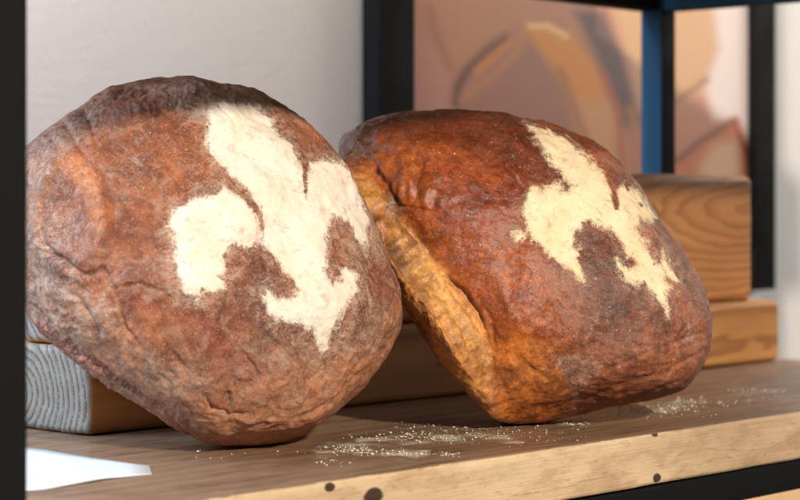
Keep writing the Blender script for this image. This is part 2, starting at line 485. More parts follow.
    w = w+n*(disp*np.where(facing > 0.05, rim, 1.0))[:, None]
    w[:, 2] = np.maximum(w[:, 2], 0.0006)     # flattened where it rests on the plank
    base = np.array([C[0], C[1], 0.0])
    o = mesh_obj(name, w-base, f, mat, None, True, base)
    cattr(o, 'tone', tone); fattr(o, 'flour', flour); fattr(o, 'dust', dust); fattr(o, 'gloss', gloss); fattr(o, 'wrinkle', wrk)
    print(name, 'centre', C, 'v', (C-O)@V, 'vrange', ((w-O)@V).min(), ((w-O)@V).max(), 'u', ((w-O)@U).min(), ((w-O)@U).max())
    return o

SOFT = 1.0
def paint(px, base, items):
    c = np.tile(np.array(base, float), (len(px), 1))
    for poly, colr, soft, s in items:
        soft = soft*SOFT; w = (smooth(-soft, soft, sdf(px, poly))*s)[:, None]
        c = c*(1-w)+np.array(colr)*w
    return c

def paint_lines(px, c, items):
    for pl, colr, wd, s in items:
        w = (np.exp(-(segdist(px, pl, False)/wd)**2)*s)[:, None]
        c = c*(1-w)+np.array(colr)*w
    return c

def loaf_material(name, fl_col, seed, spec=0.5, r_lo=0.36, r_hi=0.72, dust_col=(0.60, 0.45, 0.33), TINT=(0.80, 0.81, 0.74)):
    M = Mat(name); co = M.coord(loc=(seed, seed*0.7, 0))
    tone = M.mix(1.0, M.attr('tone', 'Color'), TINT, 'MULTIPLY'); fl = M.attr('flour'); du = M.attr('dust'); gl = M.attr('gloss'); wk = M.math('MULTIPLY', M.attr('wrinkle'), 0.35)
    n1 = M.noise(co, 35, 5, 0.6); n2 = M.noise(co, 160, 5, 0.65); n3 = M.noise(co, 700, 4, 0.65); n4 = M.noise(co, 2200, 2, 0.6)
    # baked crust: mottled lighter and darker
    c = M.mix(M.ss(0.3, 0.72, n1), M.mix(1.0, tone, (0.50, 0.40, 0.36), 'MULTIPLY'), M.mix(1.0, tone, (1.35, 1.38, 1.32), 'MULTIPLY'))
    c = M.mix(M.math('MULTIPLY', M.ss(0.48, 0.70, n2), 0.55), c, M.mix(1.0, tone, (1.55, 1.7, 1.75), 'MULTIPLY'))
    c = M.mix(M.math('MULTIPLY', M.ss(0.52, 0.36, n2), 0.55), c, M.mix(1.0, tone, (0.45, 0.38, 0.36), 'MULTIPLY'))
    # blister pattern of the wrinkled skin
    vor = M.n('ShaderNodeTexVoronoi', _feature='DISTANCE_TO_EDGE', Scale=170)
    mp = M.n('ShaderNodeVectorMath', _operation='ADD'); M.set(mp.inputs[0], co)
    ns = M.n('ShaderNodeTexNoise', Scale=60, Detail=3); M.set(ns.inputs['Vector'], co)
    sc = M.n('ShaderNodeVectorMath', _operation='SCALE'); M.set(sc.inputs[0], ns.outputs['Color']); sc.inputs['Scale'].default_value = 0.03
    M.set(mp.inputs[1], sc.outputs[0]); M.set(vor.inputs['Vector'], mp.outputs[0])
    cell = M.ss(0.0, 0.35, vor.outputs['Distance'])
    wcell = M.math('MULTIPLY', M.math('SUBTRACT', 1.0, cell), wk)
    c = M.mix(M.math('MULTIPLY', wcell, 0.45), c, (0.60, 0.42, 0.28))
    # flour dust caught on the crust
    c = M.mix(M.math('MULTIPLY', M.ss(0.50, 0.34, n3), 0.35), c, M.mix(1.0, tone, (0.42, 0.34, 0.30), 'MULTIPLY'))
    c = M.mix(M.math('MULTIPLY', M.ss(0.52, 0.66, n3), 0.25), c, M.mix(1.0, tone, (1.6, 1.75, 1.8), 'MULTIPLY'))
    st = M.noise(M.coord((1.0, 1.0, 2.6), rot=(0.3, 0.7, 0.4)), 190, 5, 0.7, 1.2)
    dn = M.math('ADD', M.math('MULTIPLY', n3, 0.45), M.math('ADD', M.math('MULTIPLY', n2, 0.2), M.math('MULTIPLY', st, 0.35)))
    dm = M.ss(0.50, 0.66, M.math('ADD', dn, M.math('MULTIPLY', M.math('SUBTRACT', du, 0.55), 0.22)))
    c = M.mix(M.math('MULTIPLY', dm, 0.42), c, dust_col)
    cl = M.noise(co, 48, 7, 0.72, 1.6)
    clm = M.math('MULTIPLY', M.ss(0.47, 0.66, cl), M.math('MULTIPLY', du, 0.55), clamp=True)
    c = M.mix(clm, c, dust_col)
    hair = M.ss(0.028, 0.0, M.math('ABSOLUTE', M.math('SUBTRACT', st, 0.5)))
    hair = M.math('MULTIPLY', hair, M.math('MULTIPLY_ADD', wk, 1.1, M.math('MULTIPLY', du, 0.42)), clamp=True)
    c = M.mix(M.math('MULTIPLY', hair, 0.7), c, tuple(v*1.15 for v in dust_col))
    sp = M.math('MAXIMUM', M.ss(0.725, 0.76, M.noise(co, 420, 2, 0.4)), M.math('MULTIPLY', M.ss(0.66, 0.70, M.noise(co, 950, 2, 0.5)), 0.8))
    c = M.mix(M.math('MULTIPLY', sp, 0.55), c, (0.72, 0.62, 0.46))
    pit = M.ss(0.34, 0.29, M.noise(co, 620, 3, 0.6))
    c = M.mix(M.math('MULTIPLY', pit, 0.55), c, M.mix(1.0, tone, (0.30, 0.24, 0.22), 'MULTIPLY'))
    # stencilled flour figure
    n5 = M.noise(co, 75, 6, 0.7, 0.8)
    ed = M.math('ADD', fl, M.math('MULTIPLY', M.math('SUBTRACT', n2, 0.5), 12.0))
    ed = M.math('ADD', ed, M.math('MULTIPLY', M.math('SUBTRACT', n5, 0.5), 22.0))
    ed = M.math('ADD', ed, M.math('MULTIPLY', M.math('SUBTRACT', n3, 0.5), 12.0))
    fm = M.ss(-3.2, 4.2, ed)
    thin = M.math('MULTIPLY', M.ss(0.50, 0.68, M.noise(co, 110, 6, 0.75, 0.6)), 0.42)
    thin2 = M.math('MULTIPLY', M.ss(0.42, 0.28, n3), 0.30)
    fa = M.math('MULTIPLY', fm, M.math('SUBTRACT', 1.0, M.math('MAXIMUM', thin, thin2)))
    fcol = M.mix(M.ss(0.3, 0.7, n1), fl_col, tuple(a*b for a, b in zip(fl_col, (0.93, 0.88, 0.80))))
    c = M.mix(fa, c, fcol)
    rough = M.math('SUBTRACT', r_hi, M.math('MULTIPLY', gl, r_hi-r_lo))
    rough = M.math('ADD', rough, M.math('MULTIPLY', M.math('SUBTRACT', n2, 0.5), 0.25))
    rough = M.math('MAXIMUM', rough, M.math('MULTIPLY', M.math('MAXIMUM', fm, dm), 0.95))
    h = M.math('ADD', M.math('MULTIPLY', n2, 1.1), M.math('MULTIPLY', n3, 0.45))
    h = M.math('ADD', M.math('SUBTRACT', h, M.math('MULTIPLY', pit, 0.25)), M.math('MULTIPLY', n4, 0.12))
    h = M.math('ADD', h, M.math('MULTIPLY', hair, 0.25))
    h = M.math('ADD', h, M.math('MULTIPLY', fm, 0.25))
    st = M.math('SUBTRACT', 1.0, M.math('MULTIPLY', fm, 0.72))
    b = M.n('ShaderNodeBump', Distance=0.0011, Height=h); M.set(b.inputs['Strength'], M.math('MULTIPLY', st, 0.75))
    m = M.out(c, rough, b.outputs[0]); M.set(M.b.inputs['Specular IOR Level'], M.math('MULTIPLY', M.math('SUBTRACT', 1.0, M.math('MULTIPLY', fm, 0.9)), spec))
    return m

# --- left loaf
OUT1 = [(24, 150), (50, 127), (78, 108), (100, 92), (122, 84), (150, 79), (182, 77), (215, 81), (250, 89), (280, 103), (308, 122),
        (335, 150), (352, 175), (368, 210), (385, 250), (398, 285), (403, 318), (394, 345), (375, 373), (350, 400), (320, 424),
        (288, 440), (255, 447), (220, 446), (185, 434), (150, 412), (120, 393), (90, 373), (60, 350), (38, 328), (24, 305),
        (12, 270), (6, 225), (12, 180)]
FL1 = [
 [(206, 113), (225, 100), (255, 102), (277, 127), (291, 147), (301, 166), (306, 186), (314, 230), (318, 256), (300, 262), (285, 262), (270, 248), (263, 240), (264, 225), (259, 208), (246, 190), (230, 173), (218, 160), (208, 146)],
 [(308, 164), (322, 160), (340, 163), (355, 181), (362, 200), (369, 226), (370, 246), (362, 243), (354, 231), (348, 222), (331, 219), (326, 234), (328, 256), (327, 268), (310, 275), (300, 240), (304, 190)],
 [(172, 210), (184, 202), (198, 194), (217, 195), (224, 186), (244, 198), (257, 213), (262, 238), (250, 246), (234, 244), (224, 256), (224, 274), (226, 288), (206, 291), (196, 301), (186, 294), (178, 277), (175, 260), (171, 240)],
 [(250, 240), (285, 240), (328, 250), (327, 270), (333, 282), (341, 280), (345, 265), (356, 274), (355, 293), (348, 307), (342, 318), (334, 330), (331, 350), (323, 352), (317, 338), (313, 327), (302, 330), (300, 321), (292, 320), (278, 320), (267, 313), (263, 298), (268, 290), (278, 299), (290, 298), (297, 288), (294, 280), (284, 274), (281, 262), (277, 255), (262, 247)]]
def area1(I):
    px, L, fc = I['px'], I['L'], I['face']
    disp = fbm(L, 28, 3, 2.0)*0.0026+fbm(L, 90, 3, 8.0)*0.00045+fbm(L, 300, 2, 3.0)*0.00025
    wz = smooth(-18, 22, sdf(px, [(190, 360), (270, 330), (330, 345), (385, 300), (402, 330), (340, 420), (250, 450), (150, 425), (120, 380)]))*fc
    disp += wz*(ridged(L*np.array([1.0, 1, 1.5]), 85, 2, 1.0)-0.5)*0.0010
    lf = smooth(-12, 20, sdf(px, [(24, 270), (110, 280), (150, 340), (200, 380), (220, 450), (100, 400), (10, 320)]))*fc
    disp += lf*(ridged(L*np.array([1.4, 1, 1.4]), 60, 2, 5.0)-0.5)*0.0013
    up = smooth(-10, 14, sdf(px, [(0, 150), (60, 100), (130, 75), (230, 70), (300, 100), (280, 125), (200, 112), (100, 135), (60, 160), (10, 210)]))*fc
    disp += up*(ridged(L*np.array([2.2, 1, 0.8]), 70, 3, 2.0)-0.5)*0.0010
    # pocket at the left
    pk = smooth(-8, 10, sdf(px, [(62, 165), (90, 185), (100, 225), (90, 258), (60, 255), (42, 228), (50, 190)]))*fc
    disp -= pk*0.0018
    B = srgb(144, 80, 54)
    tone = paint(px, B, [
        ([(30, 150), (130, 95), (200, 110), (190, 200), (110, 260), (30, 240)], srgb(150, 82, 50), 20, 0.8),
        ([(62, 150), (85, 160), (108, 205), (110, 240), (95, 235), (85, 190), (60, 170)], srgb(190, 112, 58), 7, 0.8),
        ([(165, 120), (205, 115), (215, 170), (180, 200), (150, 170)], srgb(160, 86, 48), 14, 0.7),
        ([(75, 235), (170, 220), (180, 300), (150, 330), (90, 300)], srgb(158, 92, 62), 22, 0.8),
        ([(125, 280), (180, 300), (230, 300), (230, 350), (170, 350), (120, 320)], srgb(140, 66, 42), 14, 0.7),
        ([(140, 310), (190, 330), (200, 390), (150, 400), (110, 360)], srgb(168, 102, 66), 18, 0.7),
        ([(215, 345), (255, 350), (265, 390), (230, 400), (200, 385)], srgb(160, 70, 38), 12, 0.8),
        ([(235, 240), (290, 250), (295, 340), (250, 350), (225, 300)], srgb(130, 62, 42), 12, 0.7),
        ([(280, 310), (350, 300), (400, 300), (390, 350), (330, 370), (280, 360)], srgb(136, 74, 54), 16, 0.7),
        ([(200, 395), (330, 370), (400, 310), (404, 325), (330, 425), (240, 450), (170, 420)], srgb(178, 106, 62), 14, 0.8),
        ([(28, 160), (45, 160), (45, 300), (28, 300)], srgb(160, 112, 86), 10, 0.7),
        ([(20, 260), (80, 290), (150, 345), (190, 400), (150, 405), (90, 365), (25, 310)], srgb(168, 118, 94), 14, 0.75),
        ([(20, 300), (60, 335), (110, 370), (160, 402), (200, 425), (230, 447), (150, 430), (60, 370)], srgb(150, 78, 56), 6, 0.9),
        ([(60, 130), (75, 95), (130, 70), (240, 70), (320, 120), (350, 165), (330, 165), (285, 118), (200, 108), (110, 122)], srgb(152, 88, 62), 10, 0.8)])
    nz = fbm(L, 22, 3, 12.0)
    f = np.full(len(px), -60.0)
    for p in FL1: f = np.maximum(f, sdf(px, p))
    for pl, wd, am in [([(202, 207), (203, 213)], 1.3, 8), ([(183, 262), (196, 271)], 1.0, 7), ([(211, 271), (222, 279)], 1.0, 7),
                       ([(262, 205), (264, 235)], 1.0, 5), ([(303, 165), (306, 192)], 1.8, 6), ([(217, 107), (234, 122), (239, 142)], 0.8, 5),
                       ([(300, 262), (318, 254)], 0.9, 4), ([(280, 235), (292, 252)], 1.0, 5), ([(226, 176), (258, 212)], 2.2, 7), ([(318, 252), (312, 220)], .7, 3)]:
        f -= am*np.exp(-(segdist(px, pl, False)/wd)**2)
    f = np.where(fc > 0.1, f, -60)
    thin = smooth(-14, 10, sdf(px, [(190, 120), (265, 118), (262, 80), (180, 76), (150, 92)]))
    dust = 0.42+0.25*nz+0.45*smooth(-26, 0, f)+0.20*up*smooth(200, 60, px[:, 0])-0.10*up+0.25*lf+0.08*wz+0.15*smooth(330, 395, px[:, 0])+0.55*thin
    dust += 0.25*smooth(120, 30, px[:, 0])
    gloss = 0.35+0.2*nz
    lum = tone.mean(1, keepdims=True)/np.mean(B)
    tone = np.clip(tone*lum**0.45, 0.004, 0.8)
    return disp, tone, f, np.clip(dust, 0, 1.2), np.clip(gloss, 0, 1), wz
ST1 = [([(62, 163), (52, 182), (43, 205), (39, 227), (43, 244), (55, 256), (72, 262)], 2.6, -2.4), ([(56, 163), (46, 185), (36, 215), (34, 240), (45, 256)], 4, 1.8),
       ([(93, 178), (102, 200), (106, 225), (100, 248)], 6, 2.4), ([(104, 175), (113, 205), (114, 235)], 4, -1.6),
       ([(60, 115), (75, 140), (88, 160)], 3, -1.8), ([(82, 100), (92, 130), (100, 150)], 3, -1.4), ([(45, 130), (60, 150)], 3, -1.4),
       ([(40, 250), (65, 262), (85, 276), (103, 268), (114, 290), (124, 325), (140, 345)], 2.4, -2.6), ([(45, 262), (70, 275), (95, 285)], 5, 1.8),
       ([(60, 290), (80, 300), (100, 330)], 3, -1.6), ([(90, 300), (105, 322), (112, 350)], 4, 1.4),
       ([(115, 288), (140, 283), (162, 292), (180, 306)], 2.6, -1.8), ([(120, 296), (130, 318), (138, 335)], 5, -1.8),
       ([(262, 330), (280, 345), (290, 358), (297, 366)], 1.8, -2.0), ([(281, 335), (305, 365)], 3, 1.2),
       ([(233, 390), (235, 400), (230, 412)], 1.8, 2.4), ([(226, 388), (229, 400), (226, 412)], 2, -2.6), ([(205, 396), (213, 408), (230, 413), (252, 414)], 2, -2.4), ([(232, 415), (250, 421), (275, 420)], 2.2, 1.6),
       ([(185, 402), (196, 415), (214, 423)], 2, -1.4), ([(228, 372), (240, 384), (255, 384)], 4, -1.6), ([(240, 348), (254, 366), (262, 386)], 1.6, -1.8), ([(245, 345), (262, 370)], 4, 1.2),
       ([(26, 300), (45, 322), (70, 343), (100, 365), (130, 387), (160, 406), (190, 424), (220, 435)], 2.4, -3.0),
       ([(26, 310), (60, 342), (100, 373), (150, 406), (190, 430)], 3, 1.6),
       ([(235, 436), (262, 436), (285, 430)], 2, -2.0), ([(262, 432), (290, 424)], 1.5, -1.4), ([(300, 420), (340, 395), (370, 365)], 2.5, -1.6),
       ([(345, 385), (375, 345), (392, 300)], 2, -1.2), ([(335, 390), (360, 340)], 2, 1.2), ([(217, 107), (226, 114), (234, 122), (239, 142)], 1.0, -0.8),
       ([(155, 105), (175, 120)], 3, -1.0), ([(400, 300), (404, 320)], 5, 2.0), ([(303, 165), (307, 200)], 1.5, -0.8), ([(262, 205), (265, 240)], 1.2, -0.7),
       ([(20, 150), (60, 120), (95, 95)], 4, 2.0), ([(165, 345), (185, 370), (190, 395)], 5, -1.8), ([(200, 300), (215, 330), (205, 360)], 6, 1.5),
       ([(310, 300), (312, 330), (330, 352)], 3, 0.8), ([(360, 250), (380, 290), (385, 320)], 3, -1.2), ([(350, 225), (368, 260)], 2, -1.0)]
loaf_mat1 = loaf_material('floured_crust_red_brown', (0.79, 0.71, 0.61), 0.0, 0.4, 0.42, 0.72)
loaf1 = build_loaf('bread_loaf', OUT1, (208, 262), 0.150, 0.100, 0.078, math.radians(24), math.radians(-8), 1.0, 0.17, ST1, area1, loaf_mat1, rag_at=2.25)
tag(loaf1, 'dusty red brown round loaf with a large white flour figure, beside the black post', 'loaf', 'loaves leaning on the beams')

# --- right loaf
OUT2 = [(340, 141), (352, 130), (372, 119), (400, 112), (430, 110), (465, 109), (500, 112), (522, 117), (545, 122), (570, 132), (600, 146),
        (622, 164), (642, 188), (660, 220), (682, 248), (698, 275), (708, 300), (712, 322), (708, 350), (698, 374), (682, 390), (655, 400),
        (620, 406), (585, 413), (550, 421), (520, 424), (498, 421), (482, 408), (462, 388), (440, 362), (415, 322), (392, 290), (372, 250),
        (352, 210), (338, 175)]
FL2 = [[(524, 121), (534, 125), (550, 131), (569, 141), (590, 158), (603, 174), (611, 190), (616, 208), (617, 190), (624, 183), (640, 189), (648, 202), (655, 217), (650, 222), (640, 218), (638, 229),
        (650, 247), (657, 261), (661, 263), (663, 251), (671, 260), (672, 270), (680, 281), (667, 281), (672, 290), (667, 292), (668, 304), (667, 317), (663, 308),
        (658, 300), (650, 293), (644, 283), (636, 287), (623, 278), (616, 266), (617, 257), (627, 267), (636, 267), (635, 258), (627, 254), (613, 233), (600, 226),
        (594, 222), (584, 224), (576, 236), (578, 242), (580, 263), (584, 284), (569, 267), (548, 252), (531, 240), (526, 227), (523, 213), (526, 194), (531, 188),
        (542, 188), (561, 181), (566, 190), (573, 186), (560, 172), (550, 160), (536, 138)],
       [(513, 233), (520, 231), (527, 238), (516, 239)]]
def area2(I):
    px, L, fc = I['px'], I['L'], I['face']
    disp = fbm(L, 26, 3, 31.0)*0.0020+fbm(L, 100, 3, 18.0)*0.0007+fbm(L, 320, 2, 13.0)*0.0002
    side_poly = [(345, 170), (366, 172), (385, 200), (402, 212), (420, 235), (437, 262), (455, 282), (475, 305), (490, 330), (492, 372), (500, 424), (470, 410), (380, 280), (340, 180)]
    sd = sdf(px, side_poly)
    side = smooth(-5, 7, sd)*fc
    disp -= side*0.0015*smooth(0, 22, sd)
    disp += side*((ridged(L*np.array([1.2, 1, 0.8]), 45, 3, 1.0)-0.5)*0.0014+fbm(L, 150, 3, 3.0)*0.0005)
    bot = smooth(-10, 14, sdf(px, [(480, 340), (545, 350), (575, 400), (600, 415), (500, 426), (478, 395)]))*fc
    disp += bot*(ridged(L, 60, 3, 21.0)-0.5)*0.0010
    rt = smooth(-12, 16, sdf(px, [(570, 370), (650, 330), (715, 300), (715, 380), (660, 405), (580, 415)]))*fc
    disp += rt*(ridged(L*np.array([0.5, 0.5, 1.8]), 70, 2, 41.0)-0.5)*0.0009
    disp += smooth(-6, 8, sdf(px, [(355, 125), (400, 130), (440, 160), (445, 210), (395, 205), (370, 170)]))*fc*fbm(L*np.array([1.8, 1, .7]), 60, 2, 7.0)*0.0032
    B = srgb(150, 70, 32)
    tone = paint(px, B, [
        ([(340, 150), (375, 118), (520, 108), (560, 140), (580, 190), (520, 190), (480, 150), (400, 135)], srgb(112, 50, 30), 16, 0.8),
        ([(350, 150), (420, 150), (440, 220), (470, 290), (430, 270), (395, 215), (360, 190)], srgb(178, 88, 30), 14, 0.9),
        ([(440, 150), (510, 170), (520, 230), (470, 260), (440, 220)], srgb(150, 66, 32), 20, 0.7),
        ([(440, 230), (520, 240), (560, 300), (560, 350), (480, 340), (450, 280)], srgb(176, 88, 34), 18, 0.85),
        ([(530, 240), (590, 280), (640, 290), (680, 320), (640, 380), (580, 350), (555, 300)], srgb(138, 80, 58), 16, 0.85),
        ([(575, 230), (612, 232), (640, 270), (655, 300), (610, 320), (585, 285)], srgb(104, 58, 46), 10, 0.85),
        ([(470, 330), (560, 345), (580, 400), (560, 424), (490, 424), (455, 380)], srgb(206, 116, 38), 12, 0.95),
        ([(570, 385), (640, 350), (712, 330), (700, 375), (650, 405), (560, 424)], srgb(150, 80, 44), 12, 0.85),
        ([(552, 357), (580, 352), (607, 362), (592, 385), (575, 404), (566, 385)], srgb(158, 100, 74), 4, 0.85),
        ([(620, 165), (650, 200), (690, 260), (713, 320), (700, 320), (672, 262), (640, 220)], srgb(118, 76, 54), 8, 0.8),
        (side_poly, srgb(206, 134, 66), 7, 0.95),
        ([(395, 222), (425, 250), (450, 285), (480, 330), (492, 365), (470, 350), (440, 310), (400, 260)], srgb(228, 168, 96), 8, 0.8),
        ([(372, 222), (388, 228), (412, 262), (416, 280), (395, 270), (374, 240)], srgb(128, 78, 38), 7, 0.9),
        ([(398, 292), (425, 330), (465, 385), (500, 424), (480, 420), (420, 345), (385, 290)], srgb(196, 118, 48), 7, 0.85),
        ([(362, 182), (372, 182), (380, 200), (372, 212), (362, 200)], srgb(214, 148, 56), 4, 0.9),
        ([(383, 195), (400, 190), (405, 210), (392, 222)], srgb(150, 110, 80), 5, 0.7),
        ([(340, 135), (372, 122), (380, 150), (355, 165), (340, 160)], srgb(96, 62, 50), 8, 0.7)])
    tone = paint_lines(px, tone, [([(376, 170), (388, 184), (396, 200)], srgb(60, 26, 12), 2.0, 0.8), ([(370, 212), (382, 218)], srgb(90, 48, 20), 4, 0.8),
                                  ([(388, 228), (400, 245), (412, 262)], srgb(96, 54, 22), 3, 0.6)])
    f = np.full(len(px), -60.0)
    for p in FL2: f = np.maximum(f, sdf(px, p))
    for pl, wd, am in [([(626, 184), (629, 190)], 1.4, 9), ([(632, 195), (637, 200)], 1.0, 7), ([(639, 202), (642, 206)], 1.4, 9), ([(650, 274), (656, 282)], 1.5, 8),
                       ([(636, 196), (631, 190)], .8, 5), ([(608, 172), (616, 208)], 2.0, 7), ([(595, 245), (570, 205)], .8, 3), ([(644, 255), (648, 261)], .9, 5),
                       ([(560, 150), (590, 185), (596, 215)], .8, 3.5)]:
        f -= am*np.exp(-(segdist(px, pl, False)/wd)**2)
    f = np.where(fc > 0.1, f, -60)
    nz = fbm(L, 20, 3, 52.0)
    right = smooth(520, 620, px[:, 0]+0.2*(px[:, 1]-250))
    dust = 0.10+0.18*nz+0.40*smooth(-16, 0, f)+0.20*right*smooth(400, 330, px[:, 1])+0.25*smooth(640, 700, px[:, 0]+0.5*(250-px[:, 1]).clip(0, 200)) \
        + 0.5*smooth(-3, 5, sdf(px, [(552, 357), (580, 352), (607, 362), (592, 385), (575, 404), (566, 385)]))+0.35*smooth(385, 345, px[:, 0]) \
        + 0.3*np.exp(-(segdist(px, [(598, 318), (585, 345)], False)/3)**2)
    gloss = 0.72-0.4*right+0.45*smooth(480, 400, px[:, 0])*smooth(300, 220, px[:, 1])-0.35*side
    return disp, tone, f, np.clip(dust, 0, 1.2), np.clip(gloss, 0, 1), 0.25*side+0.2*bot
ST2 = [([(376, 168), (388, 184), (396, 200), (404, 212)], 3.0, -1.6), ([(368, 172), (378, 190), (380, 205)], 5, 2.4), ([(372, 212), (384, 220), (392, 232)], 4, -4.5),
       ([(384, 222), (394, 240), (408, 264), (420, 282)], 7, -9.0), ([(378, 236), (388, 256), (400, 276)], 4, 3.0), ([(400, 222), (414, 242), (428, 266), (444, 290), (462, 314), (474, 340)], 5, 4.5), ([(446, 276), (468, 300), (484, 326)], 2.5, -3.0), ([(452, 304), (466, 330), (474, 356)], 3, -3.0), ([(432, 300), (450, 332), (466, 364)], 3, -2.5),
       ([(425, 262), (440, 276), (462, 290), (478, 312), (488, 340)], 2.2, -2.2), ([(440, 290), (456, 312), (468, 340), (474, 372)], 2.6, -2.2), ([(420, 275), (440, 305), (455, 335)], 4, 1.8),
       ([(398, 288), (420, 306), (446, 330), (466, 360), (480, 392)], 4, -0.8), ([(385, 278), (402, 294), (420, 320)], 3, 2.0),
       ([(385, 207), (400, 206), (420, 209), (436, 212)], 1.8, -1.6), ([(402, 208), (402, 180), (404, 150)], 4, 1.8), ([(416, 205), (418, 180), (425, 155)], 4, -2.6), ([(410, 200), (412, 170)], 3, 1.4), ([(426, 150), (428, 180), (424, 208)], 4, 2.0), ([(434, 205), (440, 185)], 3, -2.0),
       ([(370, 140), (378, 150), (388, 153)], 4, -2.6), ([(380, 133), (395, 148)], 5, 2.6), ([(382, 168), (392, 188)], 4, 2.0),
       ([(500, 113), (514, 120), (530, 140), (548, 160), (572, 188)], 2.2, -1.8), ([(505, 122), (520, 145), (540, 165)], 4, 1.0),
       ([(500, 160), (514, 176), (525, 192), (527, 210)], 1.8, -1.5), ([(478, 130), (482, 150), (492, 165)], 4, -1.6), ([(434, 118), (445, 130), (470, 128)], 5, -1.4),
       ([(498, 345), (530, 338), (548, 342), (562, 365), (572, 392)], 3.0, -0.6), ([(545, 352), (556, 368), (562, 390)], 3, 0.5), ([(520, 360), (545, 378)], 3, -1.4),
       ([(548, 300), (560, 325), (555, 340)], 3, -1.2), ([(598, 315), (594, 330), (584, 345)], 1.6, 0.8), ([(500, 330), (510, 310), (500, 285)], 4, 1.2), ([(480, 300), (492, 322), (494, 350)], 3, -1.6),
       ([(575, 404), (620, 385), (670, 370), (705, 350)], 2.4, -1.4), ([(590, 408), (640, 395), (690, 378)], 2, -1.2), ([(600, 372), (650, 352), (708, 330)], 2.4, -0.9),
       ([(626, 184), (629, 190)], 1.2, -2.0), ([(639, 202), (642, 206)], 1.2, -2.0), ([(650, 274), (656, 282)], 1.3, -2.0), ([(640, 190), (660, 222), (672, 240)], 2.5, -1.0),
       ([(672, 262), (690, 292), (700, 320)], 3, -1.0), ([(340, 145), (360, 150), (372, 165)], 4, -1.6)]
loaf_mat2 = loaf_material('glossy_crust_amber_brown', (0.80, 0.65, 0.43), 3.0, 0.6, 0.26, 0.70, (0.50, 0.36, 0.26), (0.80, 0.80, 0.70))
loaf2 = build_loaf('bread_loaf', OUT2, (530, 266), 0.160, 0.118, 0.118, math.radians(24), math.radians(-32), 5.0, 0.124, ST2, area2, loaf_mat2, back_n=2.2, swell=([(330, 120), (362, 150), (392, 195), (402, 214), (422, 240), (442, 268), (468, 300), (488, 330), (498, 372), (530, 440), (440, 480), (300, 380), (260, 150)], 48, 0.07))
tag(loaf2, 'glossy amber brown round loaf at right, torn golden side and cream flour figure', 'loaf', 'loaves leaning on the beams')

# ------------------------------------------------------------------ paper on the shelf
pm = Mat('white_paper'); pn = pm.noise(pm.coord(), 40, 3)
paper_mat = pm.out(pm.mix(pn, (0.62, 0.64, 0.68), (0.70, 0.71, 0.73)), 0.5, pm.bump(pn, 0.0006, 0.4))
def shelf_pt(px, py, z=0.0):
    Y = F*(CH-z)/(py-HY); return np.array([(px-400)/F*Y, Y, z])
# quad corners in the photo, left to right: far edge / near edge
far = [(6, 447), (28, 449), (45, 451), (62, 454), (80, 456.5), (92, 458.5), (104, 460), (124, 463.5), (149, 467)]
near = [(6, 494), (28, 491.5), (45, 490), (62, 487), (80, 484), (92, 482), (104, 480), (124, 478), (152, 475)]
vs = []; nrow = 9
for i, (a, b) in enumerate(zip(far, near)):
    for j in range(nrow):
        t = j/(nrow-1); p = shelf_pt(a[0]*(1-t)+b[0]*t, a[1]*(1-t)+b[1]*t)
        lift = 0.0010+0.0003*math.sin(i*0.9+t*3)
        vs.append(p+np.array([0, 0, lift]))
nv = len(vs); top = np.array(vs); bot_ = top-np.array([0, 0, 0.0004])
pc = top.mean(0); pc[2] = 0
fc = []
for i in range(len(far)-1):
    for j in range(nrow-1):
        a, b, c, d_ = i*nrow+j, i*nrow+j+1, (i+1)*nrow+j+1, (i+1)*nrow+j
        fc.append((a, b, c, d_)); fc.append((nv+d_, nv+c, nv+b, nv+a))
ring_ = [j for j in range(nrow)]+[i*nrow+nrow-1 for i in range(1, len(far))]+[(len(far)-1)*nrow+j for j in range(nrow-2, -1, -1)]+[i*nrow for i in range(len(far)-2, 0, -1)]
for k in range(len(ring_)):
    a, b = ring_[k], ring_[(k+1) % len(ring_)]
    fc.append((a, nv+a, nv+b, b))
paper = mesh_obj('paper_sheet', np.concatenate([top, bot_])-pc, np.array(fc), paper_mat, None, False, pc)
tag(paper, 'torn white paper sheet lying flat on the shelf in front of the grey beam end', 'paper')

# ------------------------------------------------------------------ loose flour grains on the shelf
rnd = random.Random(5)
gv = []; gf = []
ico = np.array([(0, 0, 1), (.9, 0, .3), (.2, .85, .3), (-.75, .5, .3), (-.7, -.55, .3), (.3, -.85, .3), (0, 0, -.4)])
icf = [(0, 1, 2), (0, 2, 3), (0, 3, 4), (0, 4, 5), (0, 5, 1), (6, 2, 1), (6, 3, 2), (6, 4, 3), (6, 5, 4), (6, 1, 5)]
clusters = [((350, 450), (24, 4), 55), ((430, 438), (60, 5), 90), ((395, 454), (35, 2), 45), ((575, 423), (18, 3), 25), ((650, 410), (42, 5), 150), ((690, 402), (22, 3), 40),
            ((755, 391), (25, 2), 25), ((450, 455), (10, 2), 14), ((480, 430), (60, 6), 45), ((330, 462), (15, 3), 7), ((560, 440), (60, 6), 16), ((740, 400), (50, 6), 18), ((420, 425), (30, 5), 14), ((230, 455), (70, 4), 8)]
def fill(cl):
    for (cx, cy), (sx, sy), n in cl:
        for _ in range(n*4):
            x = rnd.gauss(cx, sx*0.6); y = rnd.gauss(cy, sy*0.6)
            p = shelf_pt(x, y)
            r = rnd.choice((0.00018, 0.0002, 0.00025, 0.0003, 0.0004, 0.0006, 0.0010))*rnd.uniform(.7, 1.25)
            vq = (p-O)@V
            if vq < 0.006: continue
            k = len(gv)
            for q in ico:
                gv.append(p+q*r*np.array([rnd.uniform(.8, 1.6), rnd.uniform(.8, 1.6), rnd.uniform(.5, .9)])+np.array([0, 0, r*0.35+0.0003]))
            gf.extend([(a+k, b+k, c+k) for a, b, c in icf])
fill(clusters)
